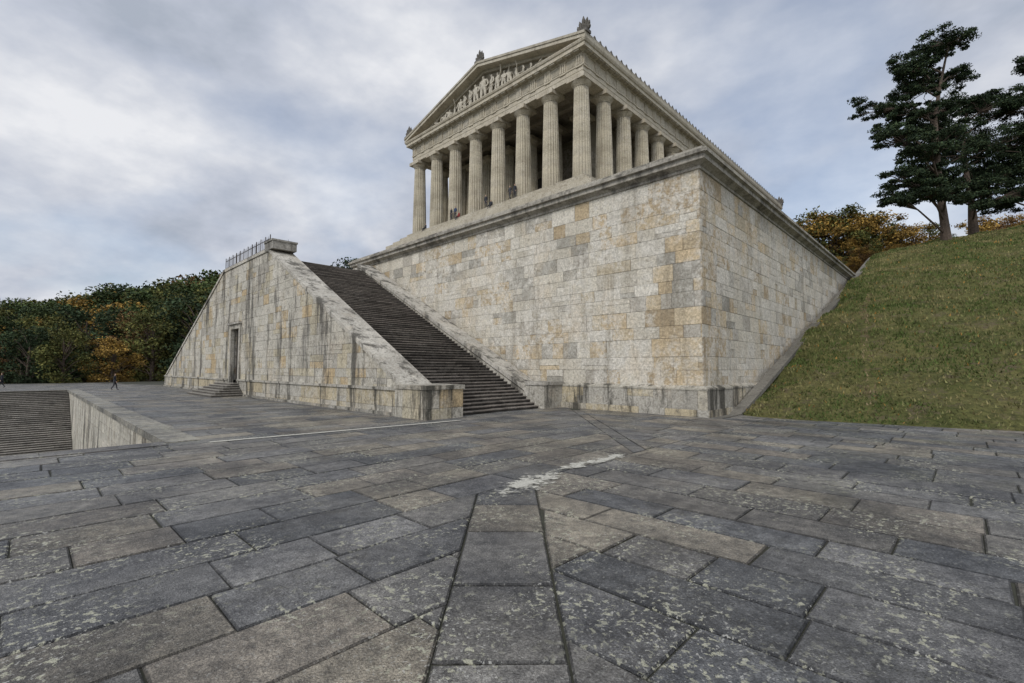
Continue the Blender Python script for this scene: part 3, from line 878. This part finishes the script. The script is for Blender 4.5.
pine((974,238),67,[(974,238),(970,205),(966,170),(965,135),(968,104)],
 [(968,102,24,10),(988,100,20,10),(1000,118,22,12),(950,126,24,14),(980,134,30,16),(1010,148,18,12),(962,156,30,16),(996,170,26,15),(974,186,30,15),(1000,200,22,11),(952,196,18,11),(975,115,24,12),(985,152,26,14),(955,210,16,9),(985,184,26,14),(990,135,24,14)],12,1.15)
pine((1040,232),66,[(1040,232),(1038,180),(1038,130),(1040,90),(1044,60)],
 [(1044,56,24,10),(1020,70,14,9),(1032,92,24,11),(1016,106,16,9),(1056,110,26,12),(1014,136,20,10),(1030,162,28,14),(1054,84,24,11),(1014,196,20,11),(1058,148,28,13),(1036,186,26,13),(1034,122,24,12),(1018,166,18,11)],13,1.15)

# ================================================================ WORLD / LIGHT
w=bpy.data.worlds.new('World'); scene.world=w; w.use_nodes=True; nt=w.node_tree; nt.nodes.clear()
N_=nt.nodes.new; Lk=nt.links.new
out=N_('ShaderNodeOutputWorld'); sky=N_('ShaderNodeTexSky'); sky.sky_type='NISHITA'; sky.sun_disc=False
SE=math.radians(42); SAZ=math.radians(205)
sky.sun_elevation=SE; sky.sun_rotation=SAZ
sd=Vector((math.sin(SAZ)*math.cos(SE),math.cos(SAZ)*math.cos(SE),math.sin(SE)))
b1=N_('ShaderNodeBackground'); b1.inputs[1].default_value=.15; Lk(sky.outputs[0],b1.inputs[0])
tc_=N_('ShaderNodeTexCoord'); sp=N_('ShaderNodeSeparateXYZ'); Lk(tc_.outputs['Generated'],sp.inputs[0])
def mth(op,a,b):
    x=N_('ShaderNodeMath'); x.operation=op
    for v,i in ((a,0),(b,1)):
        if isinstance(v,(int,float)): x.inputs[i].default_value=v
        else: Lk(v,x.inputs[i])
    return x.outputs[0]
zz=mth('ADD',mth('MAXIMUM',sp.outputs[2],0.0),.45)
cb=N_('ShaderNodeCombineXYZ'); Lk(mth('DIVIDE',sp.outputs[0],zz),cb.inputs[0]); Lk(mth('DIVIDE',sp.outputs[1],zz),cb.inputs[1])
Lk(mth('MULTIPLY',sp.outputs[2],1.3),cb.inputs[2])
def nz(scale,det,rough,dist=0,off=(0,0,0)):
    mp=N_('ShaderNodeMapping'); mp.inputs['Location'].default_value=off; mp.inputs['Rotation'].default_value=(0,0,.5); Lk(cb.outputs[0],mp.inputs[0])
    x=N_('ShaderNodeTexNoise'); x.inputs['Scale'].default_value=scale; x.inputs['Detail'].default_value=det; x.inputs['Roughness'].default_value=rough; x.inputs['Distortion'].default_value=dist
    Lk(mp.outputs[0],x.inputs[0]); return x.outputs['Fac']
def rmp(f,els):
    x=N_('ShaderNodeValToRGB'); e=x.color_ramp.elements
    while len(e)<len(els): e.new(.5)
    for i,(p,c) in enumerate(els): e[i].position=p; e[i].color=(*c,1)
    Lk(f,x.inputs[0]); return x.outputs[0]
cc=rmp(nz(2.6,6,.56,.0,(3,1,0)),[(.34,(.37,.41,.485)),(.44,(.47,.505,.585)),(.53,(.58,.605,.665)),(.64,(.75,.76,.79))])
b2=N_('ShaderNodeBackground'); Lk(cc,b2.inputs[0])
# added glow: cloud deck brightened around the veiled sun to lift scene light
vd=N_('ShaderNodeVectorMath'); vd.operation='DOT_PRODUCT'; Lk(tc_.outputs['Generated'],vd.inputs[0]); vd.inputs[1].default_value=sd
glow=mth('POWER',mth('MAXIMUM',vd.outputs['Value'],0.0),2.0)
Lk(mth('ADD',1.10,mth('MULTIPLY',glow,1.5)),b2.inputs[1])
cov=rmp(nz(1.5,4,.5,0,(9,4,2)),[(.38,(.58,.58,.58)),(.52,(1,1,1))])
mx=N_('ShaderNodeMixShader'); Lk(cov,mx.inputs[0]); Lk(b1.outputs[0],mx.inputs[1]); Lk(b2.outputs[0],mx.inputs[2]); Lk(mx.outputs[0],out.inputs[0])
sl=bpy.data.lights.new('sun','SUN'); sl.energy=1.5; sl.angle=math.radians(12); sl.color=(1,.96,.90)
so=bpy.data.objects.new('sun',sl); link(so)
so.rotation_euler=sd.to_track_quat('Z','Y').to_euler()
# ================================================================ CAMERA
cam=bpy.data.cameras.new('camera'); co=bpy.data.objects.new('camera',cam); link(co)
cam.sensor_width=36; cam.lens=468/1024*36; cam.clip_end=9000; cam.clip_start=.05
co.location=(0,0,2.4)
co.rotation_euler=(math.radians(90+3.24),0,0)
scene.camera=co
scene.view_settings.view_transform='Standard'; scene.view_settings.look='None'; scene.view_settings.exposure=0
